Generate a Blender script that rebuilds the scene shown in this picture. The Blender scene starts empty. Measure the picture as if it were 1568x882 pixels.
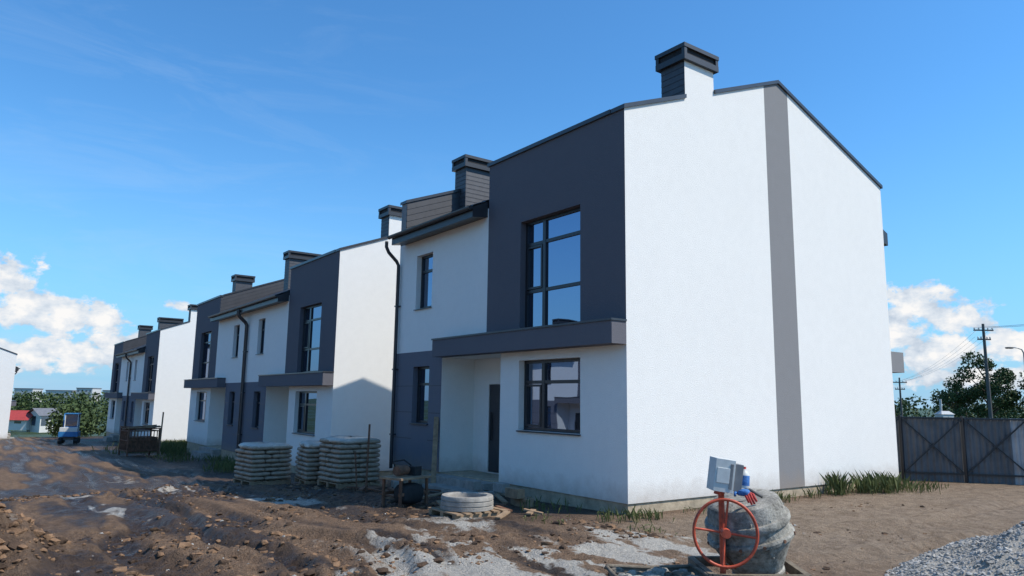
import bpy, math, random
import numpy as np
from mathutils import Vector, Matrix
random.seed(7); rng=np.random.default_rng(7)
scene=bpy.context.scene
R=math.radians

# ---------------------------------------------------------------- node helpers
def newmat(name):
    m=bpy.data.materials.new(name); m.use_nodes=True
    nt=m.node_tree; b=nt.nodes['Principled BSDF']
    return m,nt,b
def L(nt,a,b): nt.links.new(a,b)
def noise(nt,scale,detail=4,rough=.6,vec=None,dist=0):
    n=nt.nodes.new('ShaderNodeTexNoise'); n.inputs['Scale'].default_value=scale
    n.inputs['Detail'].default_value=detail; n.inputs['Roughness'].default_value=rough
    n.inputs['Distortion'].default_value=dist
    if vec is not None: L(nt,vec,n.inputs['Vector'])
    return n.outputs['Fac']
def ramp(nt,fac,stops):
    r=nt.nodes.new('ShaderNodeValToRGB'); el=r.color_ramp.elements
    while len(el)<len(stops): el.new(.5)
    for e,(p,c) in zip(el,stops):
        e.position=p; e.color=(c[0],c[1],c[2],1) if not isinstance(c,(int,float)) else (c,c,c,1)
    L(nt,fac,r.inputs['Fac']); return r.outputs['Color']
def mix(nt,fac,a,b,mode='MIX'):
    m=nt.nodes.new('ShaderNodeMix'); m.data_type='RGBA'; m.blend_type=mode
    for sock,val in ((m.inputs[0],fac),(m.inputs[6],a),(m.inputs[7],b)):
        if isinstance(val,(int,float)): sock.default_value=val
        elif isinstance(val,tuple): sock.default_value=(val[0],val[1],val[2],1)
        else: L(nt,val,sock)
    return m.outputs[2]
def math_(nt,op,a,b=0.0,clamp=False):
    m=nt.nodes.new('ShaderNodeMath'); m.operation=op; m.use_clamp=clamp
    for s,v in ((m.inputs[0],a),(m.inputs[1],b)):
        if isinstance(v,(int,float)): s.default_value=v
        else: L(nt,v,s)
    return m.outputs[0]
def bump(nt,b,h,strength,dist):
    n=nt.nodes.new('ShaderNodeBump'); n.inputs['Strength'].default_value=strength
    n.inputs['Distance'].default_value=dist; L(nt,h,n.inputs['Height']); L(nt,n.outputs[0],b.inputs['Normal'])
def objco(nt):
    return nt.nodes.new('ShaderNodeTexCoord').outputs['Object']

def simple(name,col,rough=.6,metal=0,var=.25,vs=6,bs=0,bd=.01,bscale=40,spec=.5):
    m,nt,b=newmat(name); co=objco(nt)
    n=noise(nt,vs,5,.65,co)
    c=ramp(nt,n,[(.3,tuple(x*(1-var) for x in col)),(.7,tuple(min(1,x*(1+var)) for x in col))])
    L(nt,c,b.inputs['Base Color']); b.inputs['Roughness'].default_value=rough; b.inputs['Metallic'].default_value=metal
    b.inputs['Specular IOR Level'].default_value=spec
    if bs: bump(nt,b,noise(nt,bscale,4,.7,co),bs,bd)
    return m

def stucco(name,col,dirt=True,grain=.45):
    m,nt,b=newmat(name); co=objco(nt)
    big=noise(nt,.5,4,.6,co); fine=noise(nt,48,2,.7,co); mid=noise(nt,4,5,.7,co)
    c=ramp(nt,big,[(.3,tuple(x*.95 for x in col)),(.7,tuple(min(1,x*1.015) for x in col))])
    c=mix(nt,.5,c,ramp(nt,fine,[(.35,tuple(x*.86 for x in col)),(.6,col)]))
    c=mix(nt,.3,c,ramp(nt,mid,[(.35,tuple(x*.92 for x in col)),(.6,col)]))
    if dirt:
        sx=nt.nodes.new('ShaderNodeSeparateXYZ'); L(nt,co,sx.inputs[0])
        z=math_(nt,'ADD',sx.outputs[2],math_(nt,'MULTIPLY',noise(nt,3.5,5,.7,co),-.6))
        f=math_(nt,'MULTIPLY',math_(nt,'SUBTRACT',.1,z),1.6,True)
        c=mix(nt,math_(nt,'MULTIPLY',f,.65),c,(.33,.25,.18))
    L(nt,c,b.inputs['Base Color']); b.inputs['Roughness'].default_value=.93
    b.inputs['Specular IOR Level'].default_value=.15
    bump(nt,b,fine,grain,.015)
    return m

M={}
M['white']=stucco('white_stucco',(.85,.825,.775))
M['dark']=stucco('anthracite_stucco',(.135,.13,.145))
M['dark2']=stucco('slate_stucco',(.17,.17,.195))
M['stripe']=stucco('grey_stucco_stripe',(.255,.25,.25))
M['canopy']=stucco('canopy_grey',(.15,.145,.16),False)
M['metal']=simple('dark_sheet_metal',(.035,.036,.04),.42,.0,.15,4)
M['coping']=simple('coping_metal',(.06,.062,.067),.35,.3,.15,4)
M['roof']=simple('metal_roof_tile',(.04,.04,.045),.5,.0,.2,3)
M['siding']=simple('slate_siding',(.06,.062,.07),.55,0,.2,8)
M['frame']=simple('window_frame',(.022,.023,.027),.35,0,.1,5)
M['door']=simple('door_leaf',(.03,.031,.037),.4,0,.1,5)
M['plinth']=simple('concrete_plinth',(.4,.32,.22),.9,0,.3,5,.5,.02,20)
M['concrete']=simple('raw_concrete',(.31,.285,.25),.9,0,.25,7,.5,.02,25)
M['inside']=simple('dark_interior',(.02,.02,.022),.9)
def glass():
    m,nt,b=newmat('window_glass')
    out=nt.nodes['Material Output']
    gl=nt.nodes.new('ShaderNodeBsdfGlossy'); gl.inputs['Roughness'].default_value=.012
    gl.inputs['Color'].default_value=(.6,.74,1,1)
    df=nt.nodes.new('ShaderNodeBsdfDiffuse'); df.inputs['Color'].default_value=(.012,.013,.016,1)
    ms=nt.nodes.new('ShaderNodeMixShader'); ms.inputs[0].default_value=.36; L(nt,df.outputs[0],ms.inputs[1]); L(nt,gl.outputs[0],ms.inputs[2])
    co=objco(nt); bp=nt.nodes.new('ShaderNodeBump'); bp.inputs['Strength'].default_value=.08; bp.inputs['Distance'].default_value=.02
    L(nt,noise(nt,1.3,1,.5,co),bp.inputs['Height']); L(nt,bp.outputs[0],gl.inputs['Normal'])
    L(nt,ms.outputs[0],out.inputs[0]); return m
M['glass']=glass()

# ---------------------------------------------------------------- mesh builder
class MB:
    def __init__(s,T=None): s.v=[];s.f=[];s.m=[];s.mats=[];s.T=T or (lambda x,y,z:(x,y,z))
    def mi(s,k):
        if k not in s.mats: s.mats.append(k)
        return s.mats.index(k)
    def poly(s,pts,k):
        b=len(s.v); s.v+= [s.T(*p) for p in pts]; s.f.append(tuple(range(b,b+len(pts)))); s.m.append(s.mi(k))
    def hexa(s,p,k):
        b=len(s.v); s.v+=[s.T(*q) for q in p]
        for f in ((0,3,2,1),(4,5,6,7),(0,1,5,4),(1,2,6,5),(2,3,7,6),(3,0,4,7)):
            s.f.append(tuple(b+i for i in f)); s.m.append(s.mi(k))
    def box(s,x0,x1,y0,y1,z0,z1,k):
        s.hexa([(x0,y0,z0),(x1,y0,z0),(x1,y1,z0),(x0,y1,z0),(x0,y0,z1),(x1,y0,z1),(x1,y1,z1),(x0,y1,z1)],k)
    def beam(s,a,b,w,k,h=None):
        a=Vector(a);b=Vector(b);d=(b-a).normalized(); h=h or w
        up=Vector((0,0,1)) if abs(d.z)<.95 else Vector((1,0,0))
        r=d.cross(up).normalized()*w/2; u=r.cross(d).normalized()*h/2
        s.hexa([tuple(a-r-u),tuple(a+r-u),tuple(a+r+u),tuple(a-r+u),tuple(b-r-u),tuple(b+r-u),tuple(b+r+u),tuple(b-r+u)],k)
    def tube(s,pts,r,k,n=10,closed=False):
        pts=[Vector(p) for p in pts]; N=len(pts)
        rr=r if isinstance(r,(list,tuple)) else [r]*N
        base=len(s.v); prev=None
        for i,p in enumerate(pts):
            if closed: d=(pts[(i+1)%N]-pts[i-1]).normalized()
            else: d=(pts[min(i+1,N-1)]-pts[max(i-1,0)]).normalized()
            if prev is None:
                up=Vector((0,0,1)) if abs(d.z)<.9 else Vector((1,0,0)); e=d.cross(up).normalized()
            else: e=(prev-d*prev.dot(d)).normalized()
            prev=e; g=d.cross(e)
            for j in range(n):
                t=2*math.pi*j/n; s.v.append(s.T(*(p+(e*math.cos(t)+g*math.sin(t))*rr[i])))
        for i in range(N if closed else N-1):
            for j in range(n):
                a=base+i*n+j;b=base+i*n+(j+1)%n;c=base+((i+1)%N)*n+(j+1)%n;d2=base+((i+1)%N)*n+j
                s.f.append((a,b,c,d2)); s.m.append(s.mi(k))
        if not closed:
            s.f.append(tuple(base+j for j in range(n))); s.m.append(s.mi(k))
            s.f.append(tuple(base+(N-1)*n+j for j in range(n))); s.m.append(s.mi(k))
    def lathe(s,prof,origin,axis,k,n=32,ks=None):
        o=Vector(origin); ax=Vector(axis).normalized(); up=Vector((0,0,1)) if abs(ax.z)<.95 else Vector((1,0,0))
        e=ax.cross(up).normalized(); g=ax.cross(e); base=len(s.v)
        for (r,h) in prof:
            for j in range(n):
                t=2*math.pi*j/n; s.v.append(s.T(*(o+ax*h+(e*math.cos(t)+g*math.sin(t))*r)))
        for i in range(len(prof)-1):
            for j in range(n):
                s.f.append((base+i*n+j,base+i*n+(j+1)%n,base+(i+1)*n+(j+1)%n,base+(i+1)*n+j)); s.m.append(s.mi(ks[i] if ks else k))
    def pillow(s,c,hx,hy,hz,k,rot=0,e=.45,jit=.01,nu=14,nv=8):
        base=len(s.v); cr,sr=math.cos(rot),math.sin(rot)
        sp=lambda t,p: math.copysign(abs(t)**p,t)
        for i in range(nv+1):
            ph=-math.pi/2+math.pi*i/nv
            for j in range(nu):
                th=2*math.pi*j/nu
                x=hx*sp(math.cos(ph),.6)*sp(math.cos(th),e)+random.uniform(-jit,jit)
                y=hy*sp(math.cos(ph),.6)*sp(math.sin(th),e)+random.uniform(-jit,jit)
                z=hz*sp(math.sin(ph),.7)+random.uniform(-jit,jit)*.7
                s.v.append(s.T(c[0]+x*cr-y*sr,c[1]+x*sr+y*cr,c[2]+z))
        for i in range(nv):
            for j in range(nu):
                s.f.append((base+i*nu+j,base+i*nu+(j+1)%nu,base+(i+1)*nu+(j+1)%nu,base+(i+1)*nu+j)); s.m.append(s.mi(k))
    def obj(s,name,parent=None,smooth=False,bevel=0,loc=None,angle=None):
        me=bpy.data.meshes.new(name); me.from_pydata(s.v,[],s.f)
        for k in s.mats: me.materials.append(M[k])
        me.polygons.foreach_set('material_index',s.m)
        me.update()
        import bmesh
        bm=bmesh.new(); bm.from_mesh(me); bmesh.ops.recalc_face_normals(bm,faces=bm.faces); bm.to_mesh(me); bm.free()
        o=bpy.data.objects.new(name,me); scene.collection.objects.link(o)
        if smooth:
            me.polygons.foreach_set('use_smooth',[True]*len(me.polygons))
            if angle:
                me.set_sharp_from_angle(angle=R(angle))
        if bevel:
            bv=o.modifiers.new('bev','BEVEL'); bv.width=bevel; bv.segments=2; bv.limit_method='ANGLE'
        if parent: o.parent=parent
        if loc: o.location=loc
        return o
def empty(name,loc=(0,0,0),rz=0):
    e=bpy.data.objects.new(name,None); e.location=loc; e.rotation_euler=(0,0,rz); e.empty_display_size=.3
    scene.collection.objects.link(e); return e

# survey coordinates (metres right / ahead of a street datum) -> site coordinates
G=(.807,.5906)
def site(lx,ly):
    rx,ry=lx-2.134,ly-13.38
    return rx*G[0]+ry*G[1], -rx*G[1]+ry*G[0]
CAM=(-9.62,-9.54,1.8)

# ---------------------------------------------------------------- terrain
def vn(x,y,seed):
    xi=np.floor(x);yi=np.floor(y);fx=x-xi;fy=y-yi
    fx=fx*fx*(3-2*fx);fy=fy*fy*(3-2*fy)
    def h(a,b):
        a=(a.astype(np.int64)&0xffff).astype(np.uint64);b=(b.astype(np.int64)&0xffff).astype(np.uint64)
        v=(a*np.uint64(374761393)+b*np.uint64(668265263)+np.uint64(seed*974711))&np.uint64(0xffffffff)
        v=((v^(v>>np.uint64(13)))*np.uint64(1274126177))&np.uint64(0xffffffff)
        v=v^(v>>np.uint64(16)); return (v&np.uint64(0xffff)).astype(float)/65535
    return (h(xi,yi)*(1-fx)+h(xi+1,yi)*fx)*(1-fy)+(h(xi,yi+1)*(1-fx)+h(xi+1,yi+1)*fx)*fy
def fbm(x,y,seed,oct=4,g=.5):
    s=0;a=1;t=0
    for i in range(oct):
        s=s+a*vn(x*2**i+17*i,y*2**i+31*i,seed+i);t+=a;a*=g
    return s/t
def base_z(y):
    return np.interp(y,[-30,0,5,9,14,30,45,70,100,130,200,400],[-.2,-.2,-.3,-.45,-.85,-1.2,-1.55,-2.3,-3.4,-4.5,-5.6,-6.5])
def sm(a,b,x):
    t=np.clip((x-a)/(b-a),0,1); return t*t*(3-2*t)
mlx,mly=site(-7.05,8.5)
glx,gly=site(6.15,8.0)
slx,sly=site(3.15,7.2)
TR=((-3.9,.2),(-5.5,.24),(-7.3,.24),(-8.9,.26),(-6.3,.16),(-4.6,.15),(-10.6,.25))
TS=((-2.2,.2),(-3.9,.2),(-5.6,.22))
def terrain(x,y):
    x=np.asarray(x,float);y=np.asarray(y,float)
    z=base_z(y)
    front=sm(-.6,-3.0,x)
    south=sm(-.4,-2.5,y)
    rough=np.clip(np.maximum(front,south),0,1)*sm(160,60,np.abs(y))*sm(120,40,np.abs(x))
    wob=(fbm(x*.22,y*.22,5,3)-.5)*2.6
    soft=1-.65*sm(-1,3,x)
    z=z+rough*(fbm(x*.35,y*.35,1,3)-.5)*.16
    z=z+rough*soft*(fbm(x*1.5,y*1.1,9,4,.6)-.5)*.11
    rid=1-np.abs(2*fbm(x*2.3+3,y*1.5,21,4,.62)-1)
    churn=sm(.38,.58,fbm(x*.4,y*.4,77,3))*soft
    z=z+rough*churn*(rid-.75)*.13
    z=z+rough*(fbm(x*5,y*5,14,4,.7)-.5)*.075*(.3+churn)
    z=z+(fbm(x*15,y*15,15,2,.6)-.5)*.014*(.4+rough)
    for i,(c,w) in enumerate(TR):
        d=(x+wob*.9+(fbm(x*.1,y*.12,150+i,2)-.5)*1.4-c)/w
        amp=.3+.9*sm(.35,.6,fbm(x*.3,y*.25,50+i,2))
        lug=1+.2*np.sin(y*26+np.abs(d)*2.5)*(np.abs(d)<1)
        z=z-front*(.065*np.exp(-d**4)*lug-.042*np.exp(-(np.abs(d)-1.55)**2*3.0))*amp
    for c,w in TS:
        d=(y+.12*x+wob*.5-c)/w
        z=z-south*sm(-4,1,x)*(.055*np.exp(-d*d)-.035*np.exp(-(np.abs(d)-1.6)**2*2.0))
    d=np.hypot((x-mlx),(y-mly)); z=z+1.25*np.exp(-(d/1.35)**2.6)*(1+.4*(fbm(x*2.2,y*2.2,33,4,.6)-.5))
    d=np.hypot(x-glx,y-gly); z=z+.95*np.clip(1-d/2.0,0,1)**1.0*sm(2.1,1.6,d)
    d=np.hypot(x-slx,y-sly); z=z+.34*np.exp(-(d/.65)**2)
    return z
def tz(x,y): return float(terrain(np.array([x]),np.array([y]))[0])

def axis(lo,hi,step,far):
    a=list(np.arange(lo,hi,step)); s=step;v=a[-1]
    up=[]
    while v<far: s*=1.085; v+=s; up.append(v)
    s=step;v=lo;dn=[]
    while v>-far: s*=1.085; v-=s; dn.append(v)
    return np.array(dn[::-1]+a+up)
xs=axis(-13,8,.055,3500); ys=axis(-7,9,.055,3500)
X,Y=np.meshgrid(xs,ys); Z=terrain(X,Y)
nx,ny=len(xs),len(ys)
me=bpy.data.meshes.new('ground')
me.vertices.add(nx*ny); me.vertices.foreach_set('co',np.stack([X.ravel(),Y.ravel(),Z.ravel()],1).astype(np.float32).ravel())
ii,jj=np.meshgrid(np.arange(nx-1),np.arange(ny-1)); a=(jj*nx+ii).ravel()
q=np.stack([a,a+1,a+nx+1,a+nx],1).astype(np.int32)
me.loops.add(q.size); me.loops.foreach_set('vertex_index',q.ravel())
me.polygons.add(len(q)); me.polygons.foreach_set('loop_start',np.arange(0,q.size,4,dtype=np.int32)); me.polygons.foreach_set('loop_total',np.full(len(q),4,dtype=np.int32))
me.update(calc_edges=True); me.polygons.foreach_set('use_smooth',[True]*len(q))
# surface-kind masks: r = cement dust, g = wet mud and a darker house-front strip, b = vegetation, a = dry trodden
dx,dy=X,Y
wob=(fbm(X*.22,Y*.22,5,3)-.5)*2.6
band=np.exp(-((dx+3.2)/2.6)**2)*np.exp(-((dy+2.2)/3.8)**2)
dust=sm(.47,.62,fbm(dx*1.3+9,dy*.6,61,5,.62))*band*1.1
dust=np.maximum(dust,sm(.6,.7,fbm(dx*1.1,dy*.35,63,4,.6))*.7*np.exp(-((dx+5.5)/4)**2)*sm(30,5,dy))
dust=np.maximum(dust,sm(2.0,1.75,np.hypot(X-glx,Y-gly)))
dust=np.maximum(dust,sm(1.1,.5,np.hypot(X-slx,Y-sly)))
southm=sm(.2,-1.0,Y)*sm(-3.,0.5,X)
dry=southm
wetdark=sm(.44,.57,fbm(dx*.8,dy*.22,71,5,.6))*(1-dry*.8)
for i,(c,w) in enumerate(TR):
    d=(X+wob*.9+(fbm(X*.1,Y*.12,150+i,2)-.5)*1.4-c)/(w*1.1); wetdark=np.maximum(wetdark,1.35*np.exp(-d**4)*sm(.28,.48,fbm(X*.4,Y*.25,72+i,3))*(1-dry))
wetdark=np.maximum(wetdark,sm(-4.6,-2.6,X)*sm(-.5,1.5,Y)*.85)  # ground along the house fronts also made darker and smoother
veg=sm(60,110,np.hypot(X,Y))
veg=np.maximum(veg,sm(.56,.66,fbm(X*.5,Y*.5,81,4))*sm(24,32,Y)*sm(-4.,-1.,X)*.8)
veg=np.maximum(veg,sm(13,20,X)*.8)
ca=me.color_attributes.new('kind','FLOAT_COLOR','POINT')
col=np.stack([dust.ravel(),wetdark.ravel(),veg.ravel(),dry.ravel()],1).astype(np.float32)
ca.data.foreach_set('color',col.ravel())
m,nt,b=newmat('churned_soil'); co=objco(nt)
at=nt.nodes.new('ShaderNodeAttribute'); at.attribute_name='kind'
sp=nt.nodes.new('ShaderNodeSeparateColor'); L(nt,at.outputs['Color'],sp.inputs[0])
n1=noise(nt,.9,6,.65,co); n2=noise(nt,7,6,.7,co); n3=noise(nt,38,5,.7,co); n4=noise(nt,2.7,6,.7,co,.6)
soil=ramp(nt,n1,[(.3,(.15,.08,.044)),(.5,(.225,.13,.073)),(.72,(.33,.21,.125))])
soil=mix(nt,.6,soil,ramp(nt,n2,[(.34,(.065,.038,.024)),(.52,(.23,.14,.082)),(.7,(.42,.29,.185))]))
soil=mix(nt,.4,soil,ramp(nt,n3,[(.34,(.055,.034,.022)),(.55,(.26,.175,.115)),(.76,(.5,.385,.27))]))
wetdarkc=ramp(nt,n2,[(.3,(.03,.02,.014)),(.7,(.09,.057,.038))])
wf=math_(nt,'MULTIPLY',sp.outputs[1],math_(nt,'MULTIPLY',n4,2.0,True),True)
c=mix(nt,wf,soil,wetdarkc)
dryc=ramp(nt,n2,[(.3,(.17,.12,.078)),(.52,(.3,.22,.148)),(.75,(.46,.36,.26))])
dryc=mix(nt,.35,dryc,ramp(nt,n4,[(.35,(.13,.085,.055)),(.6,(.4,.31,.22))]))
c=mix(nt,math_(nt,'MULTIPLY',at.outputs['Alpha'],.8),c,dryc)
dustc=ramp(nt,n3,[(.3,(.36,.32,.265)),(.5,(.53,.485,.415)),(.75,(.68,.63,.56))])
df=math_(nt,'MULTIPLY',math_(nt,'SUBTRACT',math_(nt,'ADD',sp.outputs[0],math_(nt,'ADD',math_(nt,'MULTIPLY',n4,.7),math_(nt,'MULTIPLY',n2,.7))),.98),3.2,True)
c=mix(nt,df,c,dustc)
vegc=ramp(nt,n2,[(.3,(.035,.055,.018)),(.7,(.085,.115,.035))])
vf=math_(nt,'MULTIPLY',math_(nt,'SUBTRACT',math_(nt,'ADD',sp.outputs[2],math_(nt,'MULTIPLY',n4,.6)),.6),3,True)
c=mix(nt,vf,c,vegc)
L(nt,c,b.inputs['Base Color'])
rr=math_(nt,'SUBTRACT',.95,math_(nt,'MULTIPLY',sp.outputs[1],math_(nt,'MULTIPLY',n4,.95)))
L(nt,rr,b.inputs['Roughness']); b.inputs['Specular IOR Level'].default_value=.3
bump(nt,b,math_(nt,'ADD',math_(nt,'MULTIPLY',n2,1.8),n3),1.0,.06)
me.materials.append(m); g=bpy.data.objects.new('ground',me); scene.collection.objects.link(g)
M['soil']=m
M['clod']=simple('soil_clod',(.21,.125,.072),.95,0,.5,5,.8,.03,20,.2)
M['clodd']=simple('dark_clod',(.075,.048,.032),.9,0,.4,5,.8,.03,20,.2)
M['stone']=simple('stone',(.34,.325,.3),.9,0,.35,4,.4,.01,30,.3)

def rocks(name,n,sampler,smin,smax,kinds,flat=.65,pw=2.2):
    mb=MB()
    t=(1+5**.5)/2
    vv=[(-1,t,0),(1,t,0),(-1,-t,0),(1,-t,0),(0,-1,t),(0,1,t),(0,-1,-t),(0,1,-t),(t,0,-1),(t,0,1),(-t,0,-1),(-t,0,1)]
    ff=[(0,11,5),(0,5,1),(0,1,7),(0,7,10),(0,10,11),(1,5,9),(5,11,4),(11,10,2),(10,7,6),(7,1,8),(3,9,4),(3,4,2),(3,2,6),(3,6,8),(3,8,9),(4,9,5),(2,4,11),(6,2,10),(8,6,7),(9,8,1)]
    P=[sampler() for _ in range(n)]
    zs=terrain(np.array([p[0] for p in P]),np.array([p[1] for p in P]))
    for (px,py),z in zip(P,zs):
        s=smin*(smax/smin)**(random.random()**pw)/1.9
        a=random.uniform(0,6.28);ca_,sa=math.cos(a),math.sin(a); k=random.choice(kinds); ki=mb.mi(k); base=len(mb.v)
        ax,ay=random.uniform(.7,1.4),random.uniform(.7,1.2)
        for v in vv:
            r=s*random.uniform(.6,1.3); x=v[0]*r*ax;y=v[1]*r*ay
            mb.v.append((px+x*ca_-y*sa,py+x*sa+y*ca_,z+s*.15+v[2]*r*flat))
        for f in ff: mb.f.append(tuple(base+i for i in f)); mb.m.append(ki)
    return mb.obj(name,smooth=True,angle=50)
def samp_street():
    while True:
        x=random.uniform(-12,6);y=random.uniform(-7,13)
        if x>-1 and y>-1.2: continue
        if x>-1 and random.random()<.6: continue
        w=fbm(np.array([x*.8]),np.array([y*.8]),91,2)[0]
        if random.random()<sm(.4,.68,w): return x,y
rocks('soil_clods',5600,samp_street,.014,.085,['clod','clodd'],.5,2.6)
rocks('scattered_stones',700,samp_street,.01,.035,['stone','clod'])
def samp_gravel():
    a=random.uniform(0,6.28);r=1.95*random.random()**.5; return glx+r*math.cos(a),gly+r*math.sin(a)
rocks('gravel_heap',10000,samp_gravel,.01,.03,['stone'],.8)
def samp_heap():
    a=random.uniform(0,6.28);r=1.8*random.random()**.5; return mlx+r*math.cos(a),mly+r*math.sin(a)
rocks('spoil_heap_clods',1700,samp_heap,.015,.09,['clod','clod','clodd'])

# ---------------------------------------------------------------- houses
Xr=5.15; XB=9.8; ZF=7.45; ZR=9.4; ZBk=7.7
def prof(x): return ZF+(ZR-ZF)*x/Xr if x<=Xr else ZR+(ZBk-ZR)*(x-Xr)/(XB-Xr)
def panel(mb,x,u0,u1,z0,z1,ops,k,depth=.22):
    us=sorted({u0,u1}|{v for o in ops for v in o[:2]}); zs=sorted({z0,z1}|{v for o in ops for v in o[2:4]})
    for i in range(len(us)-1):
        for j in range(len(zs)-1):
            uc=(us[i]+us[i+1])/2;zc=(zs[j]+zs[j+1])/2
            if any(o[0]<uc<o[1] and o[2]<zc<o[3] for o in ops): continue
            mb.poly([(x,us[i],zs[j]),(x,us[i+1],zs[j]),(x,us[i+1],zs[j+1]),(x,us[i],zs[j+1])],k)
    for a,b_,c,d in ops:
        for p,q_ in (((a,c),(a,d)),((a,d),(b_,d)),((b_,d),(b_,c)),((b_,c),(a,c))):
            mb.poly([(x,p[0],p[1]),(x,q_[0],q_[1]),(x+depth,q_[0],q_[1]),(x+depth,p[0],p[1])],k)
def window(T,parent,a,b_,c,d,vb,hb,x=.22,sill=True,name='window',sash=None):
    mb=MB(T); t=.065
    mb.box(x-.07,x,a,a+t,c,d,'frame');mb.box(x-.07,x,b_-t,b_,c,d,'frame')
    mb.box(x-.069,x-.001,a+t,b_-t,c,c+t,'frame');mb.box(x-.069,x-.001,a+t,b_-t,d-t,d,'frame')
    for v in vb: mb.box(x-.073,x-.002,v-.05,v+.05,c+t,d-t,'frame')
    for (z,ua,ub) in hb: mb.box(x-.066,x-.003,ua,ub,z-.035,z+.035,'frame')
    if sash:
        for (ua,ub,za,zb) in sash:
            s=.045
            mb.box(x-.085,x-.03,ua,ua+s,za,zb,'frame');mb.box(x-.085,x-.03,ub-s,ub,za,zb,'frame')
            mb.box(x-.084,x-.031,ua+s,ub-s,za,za+s,'frame');mb.box(x-.084,x-.031,ua+s,ub-s,zb-s,zb,'frame')
    mb.poly([(x-.03,a+.02,c+.02),(x-.03,b_-.02,c+.02),(x-.03,b_-.02,d-.02),(x-.03,a+.02,d-.02)],'glass')
    if sill: mb.hexa([(-.05,a-.02,c-.035),(x-.07,a-.02,c-.01),(x-.07,b_+.02,c-.01),(-.05,b_+.02,c-.035),(-.05,a-.02,c-.012),(x-.07,a-.02,c+.012),(x-.07,b_+.02,c+.012),(-.05,b_+.02,c-.012)],'metal')
    mb.obj(name,parent)
def chimney(T,parent,x0,x1,u0,u1,ztop,whiteface=False):
    mb=MB(T); zb=prof(x0)-1.3; zc=ztop-.36
    mb.box(x0+.012,x1-.012,u0+.004,u1-.012,zb,zc,'siding')
    z=zb; o1,o2=.002,.006
    while z<zc-.02:
        z1=min(z+.135,zc-.002); ub=u0+.003 if whiteface else u0-o1
        mb.hexa([(x0-o1,ub,z),(x0+.03,ub,z),(x0+.03,u1+o1,z),(x0-o1,u1+o1,z),
                 (x0+o2,ub,z1-.004),(x0+.03,ub,z1-.004),(x0+.03,u1+o1,z1-.004),(x0+o2,u1+o1,z1-.004)],'siding')
        if not whiteface:
            mb.hexa([(x0+.031,u0-o1,z),(x1,u0-o1,z),(x1,u0+.03,z),(x0+.031,u0+.03,z),(x0+.031,u0+o2,z1-.004),(x1,u0+o2,z1-.004),(x1,u0+.03,z1-.004),(x0+.031,u0+.03,z1-.004)],'siding')
        z+=.135
    o=.085
    mb.box(x0-o,x1+o,u0-o,u1+o,zc,zc+.13,'metal')
    for (a,b2) in ((x0-o,u0-o),(x1+o-.09,u0-o),(x0-o,u1+o-.09),(x1+o-.09,u1+o-.09)): mb.box(a+.004,a+.086,b2+.004,b2+.086,zc+.13,zc+.27,'metal')
    mb.box(x0+.06-.1,x1-.06+.1,u0+.06-.1,u1-.06+.1,zc+.13,zc+.27,'inside')
    mb.box(x0-o-.01,x1+o+.01,u0-o-.01,u1+o+.01,zc+.27,zc+.36,'metal')
    mb.obj('chimney',parent)
def clad(mb,u,z_off,x1=Xr,sgn=-1):
    """sheet cladding courses parallel to the verge on a party-wall upstand"""
    for i in range(7):
        t0=-.18*(i+1)-.02; t1=-.18*i-.02
        mb.hexa([(0.01,u,prof(0)+t0),(x1,u,prof(x1)+t0),(x1,u+sgn*.014,prof(x1)+t0),(0.01,u+sgn*.014,prof(0)+t0),
                 (0.01,u,prof(0)+t1),(x1,u,prof(x1)+t1),(x1,u+sgn*.004,prof(x1)+t1),(0.01,u+sgn*.004,prof(0)+t1)],'roof')
def gable(T,parent,u,inner=None,chim=True):
    mb=MB(T)
    cols=[(0,1.8,'white'),(1.8,2.75,'white'),(2.75,4.6,'white'),(4.6,Xr,'stripe'),(Xr,5.55,'stripe'),(5.55,XB,'white')]
    for a,b_,k in cols:
        za,zb=prof(a),prof(b_)
        if a==1.8: za=zb=8.98
        mb.poly([(a,u,0),(b_,u,0),(b_,u,zb),(a,u,za)],k)
    if inner is not None:
        for a,b_,k in cols: mb.poly([(a,inner,6.0),(b_,inner,6.0),(b_,inner,prof(b_)),(a,inner,prof(a))],'roof')
        clad(mb,inner,0)
        lo,hi=min(u,inner),max(u,inner)
        mb.poly([(0,lo,6.2),(0,hi,6.2),(0,hi,ZF),(0,lo,ZF)],'stripe')
    mb.obj('gable_wall',parent)
    mc=MB(T)
    lo,hi=(u-.045,u+.34) if inner is None or inner>u else (u-.34,u+.045)
    for a,b_ in ((-.04,1.8-.001),(2.751,Xr),(Xr,XB+.05)):
        za,zb=prof(a),prof(b_)
        mc.hexa([(a,lo,za),(b_,lo,zb),(b_,hi,zb),(a,hi,za),(a,lo,za+.085),(b_,lo,zb+.085),(b_,hi,zb+.085),(a,hi,za+.085)],'coping')
    mc.obj('gable_coping',parent)

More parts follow.
